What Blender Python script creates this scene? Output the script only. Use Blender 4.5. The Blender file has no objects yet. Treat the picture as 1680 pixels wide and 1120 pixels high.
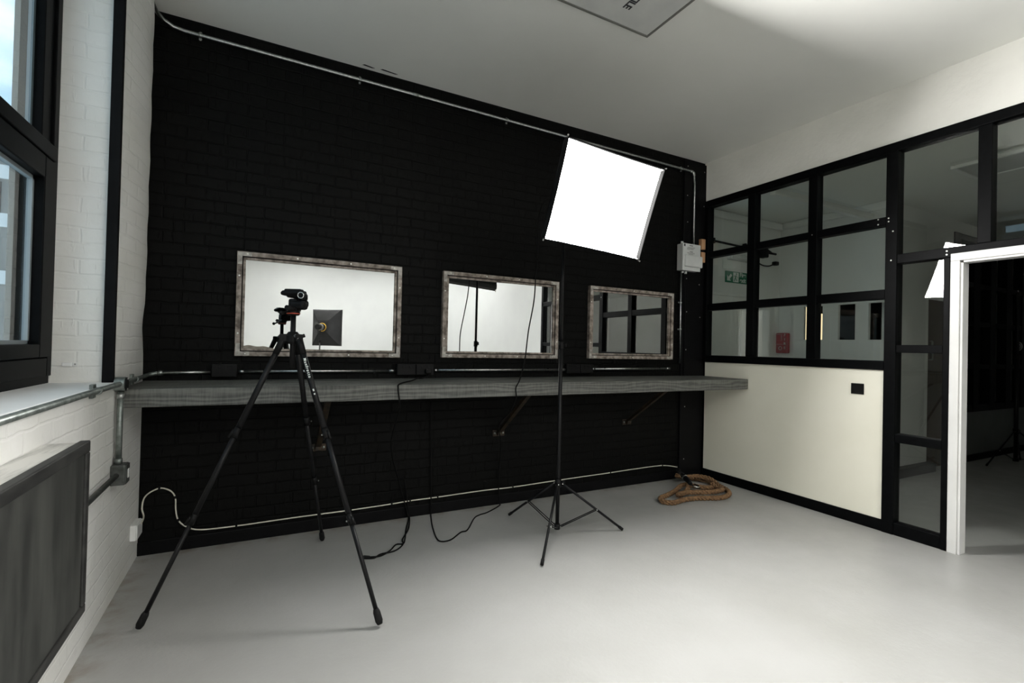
import bpy, bmesh, math, random
from mathutils import Vector, Matrix
random.seed(7)
C = bpy.context.scene.collection
PI = math.pi
D, LX, RX, HC = 3.678, -0.646, 4.2325, 3.376      # black wall, left wall, partition, ceiling height

# ------------------------------------------------------------------ materials
def mat(name, col, rough=.5, metal=0., spec=.5, emit=None, estr=0.):
    m = bpy.data.materials.new(name); m.use_nodes = True
    b = m.node_tree.nodes['Principled BSDF']
    b.inputs['Base Color'].default_value = (*col, 1)
    b.inputs['Roughness'].default_value = rough
    b.inputs['Metallic'].default_value = metal
    b.inputs['Specular IOR Level'].default_value = spec
    if emit:
        b.inputs['Emission Color'].default_value = (*emit, 1); b.inputs['Emission Strength'].default_value = estr
    return m
class NT:
    def __init__(s, m): s.t = m.node_tree; s.b = s.t.nodes['Principled BSDF']
    def n(s, typ, **kw):
        o = s.t.nodes.new(typ)
        for k, v in kw.items(): setattr(o, k, v)
        return o
    def l(s, a, b): s.t.links.new(a, b)
    def coord(s, scale=(1, 1, 1)):
        tc = s.n('ShaderNodeTexCoord'); mp = s.n('ShaderNodeMapping'); mp.inputs['Scale'].default_value = scale
        s.l(tc.outputs['Object'], mp.inputs['Vector']); return mp.outputs['Vector']
    def noise(s, vec, scale, detail=4, rough=.55):
        o = s.n('ShaderNodeTexNoise'); o.inputs['Scale'].default_value = scale; o.inputs['Detail'].default_value = detail
        o.inputs['Roughness'].default_value = rough; s.l(vec, o.inputs['Vector']); return o.outputs['Fac']
    def ramp(s, fac, stops):
        o = s.n('ShaderNodeValToRGB'); e = o.color_ramp.elements
        while len(e) < len(stops): e.new(.5)
        for i, (p, c) in enumerate(stops): e[i].position = p; e[i].color = (*c, 1)
        s.l(fac, o.inputs['Fac']); return o.outputs['Color']
    def math(s, op, a, b=None):
        o = s.n('ShaderNodeMath', operation=op)
        for i, v in enumerate((a, b)):
            if v is None: continue
            if isinstance(v, (int, float)): o.inputs[i].default_value = v
            else: s.l(v, o.inputs[i])
        return o.outputs[0]
    def bump(s, h, strength=.4, dist=.01):
        o = s.n('ShaderNodeBump'); o.inputs['Strength'].default_value = strength; o.inputs['Distance'].default_value = dist
        s.l(h, o.inputs['Height']); s.l(o.outputs['Normal'], s.b.inputs['Normal'])
def wallvec(nt):
    """brick coordinates: across the wall / up, whichever way the wall faces"""
    tc = nt.n('ShaderNodeTexCoord'); g = nt.n('ShaderNodeNewGeometry')
    sp = nt.n('ShaderNodeSeparateXYZ'); nt.l(tc.outputs['Object'], sp.inputs[0])
    sn = nt.n('ShaderNodeSeparateXYZ'); nt.l(g.outputs['True Normal'], sn.inputs[0])
    k = nt.math('GREATER_THAN', nt.math('ABSOLUTE', sn.outputs['X']), .5)
    u = nt.math('ADD', nt.math('MULTIPLY', sp.outputs['Y'], k), nt.math('MULTIPLY', sp.outputs['X'], nt.math('SUBTRACT', 1., k)))
    cb = nt.n('ShaderNodeCombineXYZ'); nt.l(u, cb.inputs[0]); nt.l(sp.outputs['Z'], cb.inputs[1])
    return cb.outputs[0], tc.outputs['Object']
def brick_mat(name, col, rough, bump, spec=.5, var=None):
    m = mat(name, col, rough, 0, spec); nt = NT(m)
    v, ov = wallvec(nt)
    # wobble the joints a little
    nz = nt.n('ShaderNodeTexNoise'); nz.inputs['Scale'].default_value = 9; nt.l(ov, nz.inputs['Vector'])
    sc = nt.n('ShaderNodeVectorMath', operation='SCALE'); sc.inputs['Scale'].default_value = .018; nt.l(nz.outputs['Color'], sc.inputs[0])
    ad = nt.n('ShaderNodeVectorMath', operation='ADD'); nt.l(v, ad.inputs[0]); nt.l(sc.outputs[0], ad.inputs[1])
    br = nt.n('ShaderNodeTexBrick'); nt.l(ad.outputs[0], br.inputs['Vector'])
    br.inputs['Scale'].default_value = 1; br.inputs['Brick Width'].default_value = .225; br.inputs['Row Height'].default_value = .075
    br.inputs['Mortar Size'].default_value = .007; br.inputs['Mortar Smooth'].default_value = .7
    br.inputs['Color1'].default_value = (1, 1, 1, 1); br.inputs['Color2'].default_value = (.86, .86, .86, 1); br.inputs['Mortar'].default_value = (0, 0, 0, 1)
    mp = nt.n('ShaderNodeMapping'); mp.inputs['Scale'].default_value = (1, 1, .18); nt.l(ov, mp.inputs['Vector'])
    drip = nt.noise(mp.outputs[0], 46, 2)
    lump = nt.noise(ov, 24, 5)
    bw = nt.n('ShaderNodeRGBToBW'); nt.l(br.outputs['Color'], bw.inputs[0])
    dr = nt.ramp(drip, [(.62, (0, 0, 0)), (.72, (1, 1, 1))])
    h = nt.math('ADD', nt.math('MULTIPLY', bw.outputs[0], .8), nt.math('MULTIPLY', lump, .55))
    h = nt.math('ADD', h, nt.math('MULTIPLY', dr, .5))
    nt.bump(h, bump, .008)
    if var:
        nt.l(nt.ramp(nt.noise(ov, 2.2, 6), [(.3, var), (.62, col)]), nt.b.inputs['Base Color'])
    return m
def noisy(name, c1, c2, scale, rough, bump=0, dist=.005, stretch=(1, 1, 1), metal=0, spec=.5, detail=5, lo=.35, hi=.65, bscale=None):
    m = mat(name, c2, rough, metal, spec); nt = NT(m); v = nt.coord(stretch)
    f = nt.noise(v, scale, detail)
    nt.l(nt.ramp(f, [(lo, c1), (hi, c2)]), nt.b.inputs['Base Color'])
    if bump: nt.bump(nt.noise(v, bscale, detail) if bscale else f, bump, dist)
    return m
def glass_mat(name, tint):
    m = bpy.data.materials.new(name); m.use_nodes = True; t = m.node_tree
    for n in list(t.nodes): t.nodes.remove(n)
    out = t.nodes.new('ShaderNodeOutputMaterial'); mix = t.nodes.new('ShaderNodeMixShader')
    tr = t.nodes.new('ShaderNodeBsdfTransparent'); tr.inputs[0].default_value = (*tint, 1)
    gl = t.nodes.new('ShaderNodeBsdfGlossy'); gl.inputs['Roughness'].default_value = 0; gl.inputs['Color'].default_value = (1, 1, 1, 1)
    lw = t.nodes.new('ShaderNodeLayerWeight'); lw.inputs['Blend'].default_value = .5
    p = t.nodes.new('ShaderNodeMath'); p.operation = 'POWER'; p.inputs[1].default_value = 5
    q = t.nodes.new('ShaderNodeMath'); q.operation = 'MULTIPLY_ADD'; q.inputs[1].default_value = .9; q.inputs[2].default_value = .042
    t.links.new(lw.outputs['Facing'], p.inputs[0]); t.links.new(p.outputs[0], q.inputs[0]); t.links.new(q.outputs[0], mix.inputs[0])
    t.links.new(tr.outputs[0], mix.inputs[1]); t.links.new(gl.outputs[0], mix.inputs[2]); t.links.new(mix.outputs[0], out.inputs[0])
    return m
def emis(name, col, s):
    m = bpy.data.materials.new(name); m.use_nodes = True; t = m.node_tree
    for n in list(t.nodes): t.nodes.remove(n)
    out = t.nodes.new('ShaderNodeOutputMaterial'); e = t.nodes.new('ShaderNodeEmission')
    e.inputs[0].default_value = (*col, 1); e.inputs[1].default_value = s; t.links.new(e.outputs[0], out.inputs[0]); return m

M = {}
M['white_brick'] = brick_mat('white_painted_brick', (.85, .845, .82), .5, .36, .5, (.76, .755, .71))
M['black_brick'] = brick_mat('black_painted_brick', (.0032, .0033, .0030), .55, .7, .08)
M['black_paint'] = noisy('black_satin_paint', (.0028, .0028, .003), (.0045, .0045, .005), 18, .5, .15, .002, spec=.10)
M['frame_black'] = noisy('black_frame_paint', (.0014, .0016, .0018), (.0028, .0031, .0035), 30, .45, .12, .001, spec=.06)
M['ceiling'] = noisy('ceiling_white', (.76, .765, .73), (.80, .805, .77), 1.1, .8, .12, .004, bscale=14)
M['plaster'] = noisy('rough_plaster_white', (.80, .795, .75), (.85, .845, .80), 3, .7, .5, .006, bscale=26)
M['panel'] = noisy('cream_panel_paint', (.80, .78, .665), (.84, .82, .71), 1.6, .42, .08, .002, bscale=30)
M['white_wall'] = noisy('white_wall_paint', (.76, .76, .75), (.82, .82, .81), 1.2, .7, .06, .002)
M['casing'] = noisy('door_casing_paint', (.60, .60, .585), (.66, .66, .645), 4, .35, .04, .001)
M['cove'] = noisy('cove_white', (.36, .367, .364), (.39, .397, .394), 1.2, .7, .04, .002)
M['gloss_white'] = noisy('white_gloss_wood', (.80, .80, .78), (.86, .86, .85), 4, .3, .04, .001)
def floor_mat():
    m = mat('painted_floor', (.70, .69, .65), .34, 0, .4); nt = NT(m); v = nt.coord()
    a = nt.ramp(nt.noise(v, 1.1, 6), [(.3, (.315, .314, .298)), (.7, (.375, .374, .364))])
    sp = nt.n('ShaderNodeSeparateXYZ'); nt.l(v, sp.inputs[0])
    # scuffed bare screed along the black wall and the left wall
    e1 = nt.math('SUBTRACT', 1., nt.math('MULTIPLY', nt.math('SUBTRACT', D, sp.outputs['Y']), 7.))
    e2 = nt.math('SUBTRACT', 1., nt.math('MULTIPLY', nt.math('SUBTRACT', sp.outputs['X'], LX), 7.))
    e = nt.math('MAXIMUM', e1, e2)
    st = nt.math('MULTIPLY', nt.math('MAXIMUM', nt.math('MINIMUM', e, 1.), 0.), nt.ramp(nt.noise(v, 9, 6), [(.42, (0, 0, 0)), (.68, (1, 1, 1))]))
    mx = nt.n('ShaderNodeMix', data_type='RGBA'); nt.l(st, mx.inputs[0]); nt.l(a, mx.inputs[6]); mx.inputs[7].default_value = (.22, .185, .145, 1)
    nt.l(mx.outputs[2], nt.b.inputs['Base Color'])
    h = nt.math('ADD', nt.math('MULTIPLY', nt.noise(v, 55, 3), .5), nt.noise(v, 7, 5))
    nt.bump(h, .32, .007)
    nt.l(nt.ramp(nt.noise(v, 5, 5), [(.3, (.30, .30, .30)), (.7, (.46, .46, .46))]), nt.b.inputs['Roughness'])
    return m
M['floor'] = floor_mat()
M['mirror_wood'] = noisy('weathered_wood', (.10, .078, .062), (.40, .345, .30), 22, .7, .5, .003, (1, 1, 1), detail=8, lo=.36, hi=.66)
def mirror_mat():
    m = mat('mirror_silver', (.90, .92, .91), 0.0, 1.0); nt = NT(m); v = nt.coord()
    return m
M['mirror'] = mirror_mat()
M['screw'] = mat('bright_screw', (.75, .74, .70), .3, 1)
M['steel'] = noisy('galvanised_steel', (.34, .36, .35), (.52, .54, .53), 60, .33, .06, .001, metal=1)
M['old_steel'] = noisy('painted_conduit', (.16, .18, .17), (.30, .33, .31), 30, .42, .15, .001, metal=.75)
M['iron'] = noisy('dark_box_iron', (.05, .055, .05), (.11, .115, .11), 30, .45, .1, .001, metal=.4)
def shelf_mat():
    m = mat('rough_sawn_grey_wood', (.1, .1, .1), .62); nt = NT(m)
    v = nt.coord((1.2, 9, 9)); w = nt.n('ShaderNodeTexWave', wave_type='BANDS', bands_direction='Z')
    w.inputs['Scale'].default_value = 1.1; w.inputs['Distortion'].default_value = 14; w.inputs['Detail'].default_value = 4; w.inputs['Detail Scale'].default_value = 1.2
    nt.l(v, w.inputs['Vector'])
    saw = nt.noise(nt.coord((34, 3, 3)), 3, 3)
    f = nt.math('ADD', nt.math('MULTIPLY', w.outputs['Fac'], .38), nt.math('MULTIPLY', saw, .65))
    nt.l(nt.ramp(f, [(.25, (.040, .041, .038)), (.75, (.125, .127, .115))]), nt.b.inputs['Base Color']); nt.bump(f, .4, .003)
    return m
M['shelf'] = shelf_mat()
M['rust_bracket'] = noisy('rusty_bracket_paint', (.012, .011, .009), (.055, .036, .020), 24, .55, .2, .001, metal=.5)
M['bk_plastic'] = noisy('black_plastic', (.004, .004, .004), (.0065, .0065, .0065), 40, .45, .08, .0006, spec=.15)
M['bk_metal'] = noisy('black_anodised_metal', (.0045, .0045, .005), (.0075, .0075, .008), 60, .40, .05, .0004, spec=.2)
M['rubber'] = mat('black_rubber', (.008, .008, .008), .75, 0, .2)
M['chrome'] = mat('chrome', (.72, .72, .70), .2, 1)
M['grey_lock'] = mat('grey_metal_lock', (.35, .35, .34), .35, .8)
M['red'] = mat('red_stripe', (.42, .06, .03), .4)
M['gold'] = mat('gold_ring', (.70, .42, .06), .3, .8)
M['fabric'] = noisy('black_softbox_fabric', (.006, .006, .0065), (.012, .012, .0125), 7, .55, .5, .02, spec=.2)
M['silver_edge'] = mat('silver_trim', (.42, .42, .41), .4, .6)
M['inner_lip'] = mat('silver_lip', (.006, .006, .006), 1, 0, .0)
M['diffuser'] = emis('softbox_diffuser', (1, .985, .965), 130.0)
M['diffuser_rear'] = emis('softbox_diffuser_rear', (1, .985, .965), 12.0)
M['led'] = emis('ceiling_led', (1, .99, .965), 33.0)
M['led_off'] = mat('unlit_diffuser', (.55, .56, .55), .4)
M['cable_white'] = mat('white_cable', (.66, .63, .54), .45)
M['cable_black'] = mat('black_cable', (.0035, .0035, .0035), .6, 0, .12)
M['rope'] = noisy('brown_hemp', (.075, .036, .016), (.26, .145, .065), 70, .85, .5, .002, detail=6)
M['pvc'] = noisy('white_pvc', (.58, .60, .59), (.64, .655, .645), 8, .35, .03, .0005)
M['pvc_side'] = mat('grey_enclosure', (.42, .43, .42), .4)
M['ink'] = mat('dark_print', (.03, .03, .035), .6)
M['timber'] = noisy('bare_pine', (.42, .22, .11), (.62, .36, .20), 14, .6, .2, .001, (1, 1, .15))
M['cover_board'] = noisy('dusty_black_board', (.016, .0165, .015), (.075, .077, .068), 3.2, .55, .15, .001, (1.6, 3.0, .55), detail=7, lo=.40, hi=.80)
M['cover_top'] = noisy('scuffed_white_top', (.34, .34, .32), (.66, .655, .62), 5, .45, .1, .001, (6, .8, 1), detail=6, lo=.3, hi=.55)
M['hatch'] = noisy('hatch_panel', (.58, .59, .58), (.65, .66, .64), 5, .35, .1, .002, detail=7)
M['hatch_edge'] = mat('grey_hatch_trim', (.17, .17, .155), .5)
M['glass'] = glass_mat('partition_glass', (.93, .955, .93))
M['win_glass'] = glass_mat('window_glass', (.93, .97, .98))
M['green'] = mat('sign_green', (.0, .16, .075), .4)
M['sign_white'] = mat('sign_white', (.75, .78, .75), .4)
M['fire_red'] = mat('fire_red', (.30, .004, .006), .4)
M['brown_wood'] = noisy('dark_brown_wood', (.035, .022, .014), (.075, .045, .026), 6, .5, .1, .001, (6, 1, .4))
M['dark_panel'] = noisy('dark_grey_panel', (.10, .11, .105), (.13, .14, .135), 3, .6)
M['cover_frame'] = noisy('black_cover_frame', (.010, .010, .0095), (.035, .035, .032), 20, .5, .1, .001, (1, .3, 1))
M['outside_brick'] = brick_mat('outside_stone', (.30, .28, .25), .8, .5)
M['bldg'] = noisy('far_building_wall', (.16, .165, .16), (.22, .225, .22), .5, .8)
M['bldg_dark'] = noisy('dark_terrace_wall', (.05, .045, .04), (.08, .075, .065), .6, .8)
M['bldg_w'] = mat('far_building_band', (.62, .64, .65), .7)
M['warm'] = emis('warm_tube', (1, .80, .48), 1.3)
M['gasket'] = mat('grey_gasket', (.30, .34, .36), .5)

# ------------------------------------------------------------------ mesh helpers
def V(*a): return Vector(a)
class MB:
    def __init__(s): s.bm = bmesh.new()
    def box(s, a, b, bev=0., seg=2, mtx=None):
        bm = bmesh.new(); bmesh.ops.create_cube(bm, size=1)
        sx, sy, sz = (abs(b[i]-a[i]) for i in range(3)); c = [(a[i]+b[i])/2 for i in range(3)]
        for v in bm.verts: v.co = Vector((c[0]+v.co.x*sx, c[1]+v.co.y*sy, c[2]+v.co.z*sz))
        if bev > 0:
            r = bmesh.ops.bevel(bm, geom=list(bm.edges), offset=min(bev, .49*min(sx, sy, sz)), segments=seg, profile=.5, affect='EDGES')
            for f in bm.faces: f.smooth = False
        if mtx: bm.transform(mtx)
        s._add(bm); return s
    def _add(s, bm):
        me = bpy.data.meshes.new('t'); bm.to_mesh(me); bm.free(); s.bm.from_mesh(me); bpy.data.meshes.remove(me)
    def tube(s, pts, r, seg=10, cap=True, closed=False):
        pts = [Vector(p) for p in pts]; n = len(pts)
        rs = r if isinstance(r, (list, tuple)) else [r]*n
        rings = []; prev = None
        for i, p in enumerate(pts):
            if closed: t = pts[(i+1) % n]-pts[i-1]
            else: t = pts[min(i+1, n-1)]-pts[max(i-1, 0)]
            if t.length < 1e-9: t = Vector((0, 0, 1))
            t.normalize()
            if prev is None:
                up = Vector((0, 0, 1)) if abs(t.z) < .9 else Vector((1, 0, 0)); u = t.cross(up).normalized()
            else:
                u = prev-t*prev.dot(t)
                if u.length < 1e-6: u = t.orthogonal()
                u.normalize()
            prev = u; w = t.cross(u)
            rings.append([s.bm.verts.new(p+(u*math.cos(2*PI*k/seg)+w*math.sin(2*PI*k/seg))*rs[i]) for k in range(seg)])
        m = n if closed else n-1
        for i in range(m):
            a, b = rings[i], rings[(i+1) % n]
            for k in range(seg):
                f = s.bm.faces.new((a[k], a[(k+1) % seg], b[(k+1) % seg], b[k])); f.smooth = True
        if cap and not closed:
            s.bm.faces.new(rings[0][::-1]); s.bm.faces.new(rings[-1])
        return s
    def cyl(s, p0, p1, r0, r1=None, seg=16): return s.tube([p0, p1], [r0, r0 if r1 is None else r1], seg)
    def lathe(s, o, axis, prof, seg=20):
        o = Vector(o); ax = Vector(axis).normalized()
        pts = [o+ax*h for r, h in prof]
        u = ax.orthogonal().normalized(); w = ax.cross(u); rings = []
        for (r, h), p in zip(prof, pts):
            rings.append([s.bm.verts.new(p+(u*math.cos(2*PI*k/seg)+w*math.sin(2*PI*k/seg))*max(r, 1e-4)) for k in range(seg)])
        for a, b in zip(rings, rings[1:]):
            for k in range(seg):
                f = s.bm.faces.new((a[k], a[(k+1) % seg], b[(k+1) % seg], b[k])); f.smooth = False
        s.bm.faces.new(rings[0][::-1]); s.bm.faces.new(rings[-1]); return s
    def ball(s, c, r, sc=(1, 1, 1), seg=14):
        bm = bmesh.new(); bmesh.ops.create_uvsphere(bm, u_segments=seg, v_segments=seg//2+2, radius=r)
        for v in bm.verts: v.co = Vector((c[0]+v.co.x*sc[0], c[1]+v.co.y*sc[1], c[2]+v.co.z*sc[2]))
        for f in bm.faces: f.smooth = True
        s._add(bm); return s
    def torus(s, c, axis, R, r, seg=24, k=8):
        ax = Vector(axis).normalized(); u = ax.orthogonal().normalized(); w = ax.cross(u)
        return s.tube([Vector(c)+(u*math.cos(2*PI*i/seg)+w*math.sin(2*PI*i/seg))*R for i in range(seg)], r, k, closed=True)
    def prism(s, poly, ex):
        """closed polygon (3D points) extruded by vector ex"""
        ex = Vector(ex); a = [s.bm.verts.new(Vector(p)) for p in poly]; b = [s.bm.verts.new(Vector(p)+ex) for p in poly]
        n = len(a); s.bm.faces.new(a[::-1]); s.bm.faces.new(b)
        for i in range(n): s.bm.faces.new((a[i], a[(i+1) % n], b[(i+1) % n], b[i]))
        return s
    def quad(s, *p):
        s.bm.faces.new([s.bm.verts.new(Vector(q)) for q in p]); return s
    def build(s, name, m, parent=None):
        bmesh.ops.recalc_face_normals(s.bm, faces=list(s.bm.faces))
        me = bpy.data.meshes.new(name)
        root = parent
        off = Vector((0, 0, 0))
        while root is not None:
            off += root.location; root = root.parent
        for v in s.bm.verts: v.co -= off
        s.bm.to_mesh(me); s.bm.free(); me.materials.append(m if not isinstance(m, str) else M[m])
        o = bpy.data.objects.new(name, me); C.objects.link(o)
        if parent is not None: o.parent = parent
        return o
def tag(o, label, cat, group=None):
    o['label'] = label; o['category'] = cat
    if group: o['group'] = group
    return o
def thing(name, loc, label, cat, group=None):
    o = bpy.data.objects.new(name, None); C.objects.link(o); o.location = loc; o.empty_display_size = .05
    return tag(o, label, cat, group)
def struct(o, label=None):
    o['kind'] = 'structure'
    if label: o['label'] = label
    return o
def sroot(name, loc):
    o = bpy.data.objects.new(name, None); C.objects.link(o); o.location = loc; o.empty_display_size = .05; o['kind'] = 'structure'; return o
def spline(pts, sub=8):
    pts = [Vector(p) for p in pts]; out = []
    for i in range(len(pts)-1):
        p0, p1, p2, p3 = pts[max(i-1, 0)], pts[i], pts[i+1], pts[min(i+2, len(pts)-1)]
        for k in range(sub):
            t = k/sub
            out.append(.5*((2*p1)+(p2-p0)*t+(2*p0-5*p1+4*p2-p3)*t*t+(3*p1-p0-3*p2+p3)*t**3))
    out.append(pts[-1]); return out
def letters(name, txt, size, origin, ex, ey, m, parent, align='CENTER', thick=.0006, spacing=1., bold=0.):
    cu = bpy.data.curves.new(name, 'FONT'); cu.body = txt; cu.size = size; cu.align_x = align; cu.align_y = 'CENTER'
    cu.extrude = thick; cu.space_character = spacing; cu.offset = bold
    tmp = bpy.data.objects.new('tmp', cu); C.objects.link(tmp)
    bpy.context.view_layer.update()
    me = bpy.data.meshes.new_from_object(tmp.evaluated_get(bpy.context.evaluated_depsgraph_get()))
    bpy.data.objects.remove(tmp)
    ex = Vector(ex).normalized(); ey = Vector(ey).normalized(); ez = ex.cross(ey)
    off = Vector((0, 0, 0)); r = parent
    while r is not None: off += r.location; r = r.parent
    for v in me.vertices: v.co = Vector(origin)+ex*v.co.x+ey*v.co.y+ez*v.co.z-off
    me.materials.clear(); me.materials.append(M[m]); me.name = name
    o = bpy.data.objects.new(name, me); C.objects.link(o); o.parent = parent; return o

# ------------------------------------------------------------------ room shell
YR = -5.6        # back wall of the white cove behind the camera
struct(MB().box((-1.2, YR-.3, -.1), (10.8, 4.4, 0)).build('floor', 'floor'))
struct(MB().box((-1.0, YR-.3, HC), (4.34, D+.12, HC+.1)).build('ceiling', 'ceiling'))
# black brick wall with the two black paint smears on the ceiling edge beside it
b = MB().box((-1.0, D, 0), (4.34, D+.12, HC))
struct(b.build('wall_back', 'black_brick'))
b = MB()
for x0, x1, yy in ((.60, .69, 3.632), (.73, .86, 3.628)):
    b.prism([(x0, yy, HC), (x0+.015, yy-.012, HC), (x1, yy+.002, HC), (x1-.02, yy+.010, HC)], (0, 0, -.002))
struct(b.build('trim_4', 'black_paint'), 'black paint smears on the ceiling edge')
# left brick wall with the window recess
WY0, WY1, WZ0, WZ1 = .9, 3.04, 1.115, 3.30
b = MB().box((-1.0, YR-.2, 0), (LX, D, WZ0-.03))
b.box((-1.0, YR-.2, WZ0-.03), (LX, WY0, HC)); b.box((-1.0, WY0, WZ1), (LX, WY1, HC))
# the pier beside the window is shaped with a belly so it turns to the light
ny, nz = 22, 30
def pier(i, k):
    fy = i/ny; z = WZ0-.03+(HC-WZ0+.03)*k/nz; a = min(1, max(0, (z-1.15)/.5)); a = a*a*(3-2*a)
    return (LX+a*(-.012+.052*math.sin(min(1, fy/.62)*PI/2)-(0 if fy < .62 else .058*((fy-.62)/.38)**1.6))+.003*math.sin(z*23+fy*5)*a*fy, WY1+(D-WY1)*fy, z)
vg = [[b.bm.verts.new(pier(i, k)) for k in range(nz+1)] for i in range(ny+1)]
for i in range(ny):
    for k in range(nz):
        f = b.bm.faces.new((vg[i][k], vg[i+1][k], vg[i+1][k+1], vg[i][k+1])); f.smooth = True
b.box((-1.0, WY1, WZ0-.03), (LX-.016, D, HC))
struct(b.build('wall_left', 'white_brick'))
b = MB().box((-1.0, WY0, WZ0-.03), (LX+.006, WY1, WZ0), .006)
struct(b.build('trim_1', M['cover_top'] if 0 else 'white_wall'), 'white painted window sill')
# right wall above the partition, panel below it, and white wall towards the cove
struct(MB().box((RX, .28, 2.95), (RX+.1, D, HC)).build('wall_right', 'plaster'))
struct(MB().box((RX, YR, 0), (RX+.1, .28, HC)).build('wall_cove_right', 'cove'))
struct(MB().box((RX, 1.945, .085), (RX+.1, 3.63, 1.225)).build('wall_panel', 'panel'))
struct(MB().box((RX-.012, 1.93, 0), (RX+.1, 3.655, .088), .004).build('baseboard_right', 'frame_black'))
struct(MB().box((LX, D-.014, 0), (3.9, D, .085), .005).build('baseboard_back', 'black_paint'))
# cove behind the camera: wall, floor sweep
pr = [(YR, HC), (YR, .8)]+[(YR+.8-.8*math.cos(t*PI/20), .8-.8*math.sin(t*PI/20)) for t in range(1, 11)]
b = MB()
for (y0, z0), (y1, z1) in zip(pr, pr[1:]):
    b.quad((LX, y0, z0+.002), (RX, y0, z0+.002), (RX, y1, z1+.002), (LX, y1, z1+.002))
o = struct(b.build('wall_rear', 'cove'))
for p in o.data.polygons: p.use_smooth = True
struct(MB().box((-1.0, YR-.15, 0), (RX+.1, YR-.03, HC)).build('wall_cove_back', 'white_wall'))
# black board in the corner with its screws
r = sroot('trim_2', (4.06, D, 0))
MB().box((3.905, D-.022, 0), (RX, D, 3.35), .004).build('board', 'black_paint', r)
for x, z in ((3.95, 3.29), (4.2, 3.27), (3.95, 2.98), (4.2, 2.9), (3.96, 2.7), (3.96, 2.1), (4.15, 2.05), (3.97, 1.75), (4.17, 1.7), (3.97, 1.35), (3.97, .75), (3.97, .2)):
    MB().lathe((x, D-.0225, z), (0, -1, 0), [(.006, 0), (.006, .001), (.003, .002)], 10).build('screw', 'screw', r)
t = tag(MB().box((4.13, D-.062, 2.285), (4.19, D-.023, 2.395), .003).box((4.13, D-.062, 2.425), (4.19, D-.023, 2.535), .003).build('timber_block', 'timber'),
        'bare pine block beside the white fuse box in the corner', 'wood block')
# black corner post of the window recess
t = tag(MB().box((LX-.045, WY1-.03, WZ0), (LX, WY1, HC), .003).build('corner_post', 'black_paint'),
        'black vertical post on the corner of the white window recess', 'post')

# ------------------------------------------------------------------ left window
w = sroot('window_1', (-.9, 2.0, WZ0))
fx0, fx1 = -.955, -.885
b = MB().box((fx0, WY1-.055, 1.15), (fx1, WY1, WZ1), .004).box((fx0, WY0, 1.15), (fx1, WY0+.055, WZ1), .004)
b.box((fx0, WY0+.055, 1.15), (fx1, WY1-.055, 1.235), .004).box((fx0, WY0+.055, WZ1-.06), (fx1, WY1-.055, WZ1), .004)
b.box((fx0+.005, WY0+.055, 2.15), (fx1+.012, WY1-.055, 2.215), .004)
b.box((fx0+.012, WY1-.155, 2.215), (fx1-.012, WY1-.055, WZ1-.06), .004)
b.box((fx0+.003, 1.93, 1.235), (fx1-.003, 1.99, WZ1-.06), .004)
b.box((fx0, WY0, WZ0), (fx1-.01, WY1, 1.15))
b.build('frame', 'frame_black', w)
b = MB(); sx0, sx1 = -.950, -.878
b.box((sx0, WY1-.165, 1.24), (sx1, WY1-.06, 2.145), .005).box((sx0, 1.995, 1.24), (sx1, 2.09, 2.145), .005)
b.box((sx0, 2.09, 1.24), (sx1, WY1-.165, 1.30), .005).box((sx0, 2.09, 2.045), (sx1, WY1-.165, 2.145), .005)
sash = b.build('sash', 'frame_black', w)
b = MB()
for y0, y1, z0, z1 in ((2.09, WY1-.165, 1.30, 2.045),):
    for e in ((y0, y0+.016, z0, z1), (y1-.016, y1, z0, z1), (y0, y1, z0, z0+.016), (y0, y1, z1-.016, z1)):
        b.box((-.935, e[0], e[2]), (-.915, e[1], e[3]))
b.build('gasket', 'gasket', sash)
MB().box((-.928, 2.10, 1.31), (-.922, WY1-.175, 2.035)).build('pane', 'win_glass', sash)
MB().box((-.928, 1.99, 2.215), (-.922, WY1-.155, WZ1-.06)).build('pane', 'win_glass', w)
MB().box((-.928, WY0+.055, 2.215), (-.922, 1.93, WZ1-.06)).build('pane', 'win_glass', w)
MB().box((-.928, WY0+.055, 1.235), (-.922, 1.93, 2.15)).build('pane', 'win_glass', w)
b = MB()
b.box((-.95, WY1-.175, 2.215), (-.932, WY1-.155, WZ1-.06)); b.build('gasket', 'gasket', w)
struct(MB().box((-1.02, WY1-.10, 1.12), (-1.0, WY1+.4, HC)).build('trim_5', 'outside_brick'), 'outside edge of the brick window opening')
t = thing('building', (-14, 0, -6), 'dark terrace of buildings across the street beside the window', 'building')  # added out of view to block the sky in the glass reflections
MB().box((-18, -14, -6), (-13, 12, 5.0)).build('wall', 'bldg_dark', t); MB().box((-18.2, -14.2, 5.0), (-12.8, 12.2, 5.4)).build('parapet', 'bldg_dark', t)
# small white catch on the recess
t = thing('window_catch', (-.82, WY1, 1.2), 'small white plastic catch on the window recess above the sill', 'catch')
MB().box((-.845, WY1-.016, 1.193), (-.808, WY1, 1.214), .004).build('body', 'gloss_white', t)
MB().box((-.808, WY1-.008, 1.194), (-.789, WY1, 1.213), .002).build('tab', 'gloss_white', t)
MB().cyl((-.797, WY1-.0095, 1.204), (-.797, WY1-.007, 1.204), .004, seg=10).build('screw', 'grey_lock', t)
# building over the road
t = thing('building', (-10, 22, -6), 'grey building with white bands seen through the window', 'building')
MB().box((-17, 22, -6), (-6.9, 30, 8.7)).build('wall', 'bldg', t)
for z in (6.5, 4.9, 3.0): MB().box((-17, 21.9, z), (-6.8, 22, z+.45)).build('band', 'bldg_w', t)
for k in range(4):
    for z in (5.2, 3.5): MB().box((-15.8+k*2.3, 21.93, z), (-14.7+k*2.3, 22.0, z+1.2)).build('window', 'frame_black', t)

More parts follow.
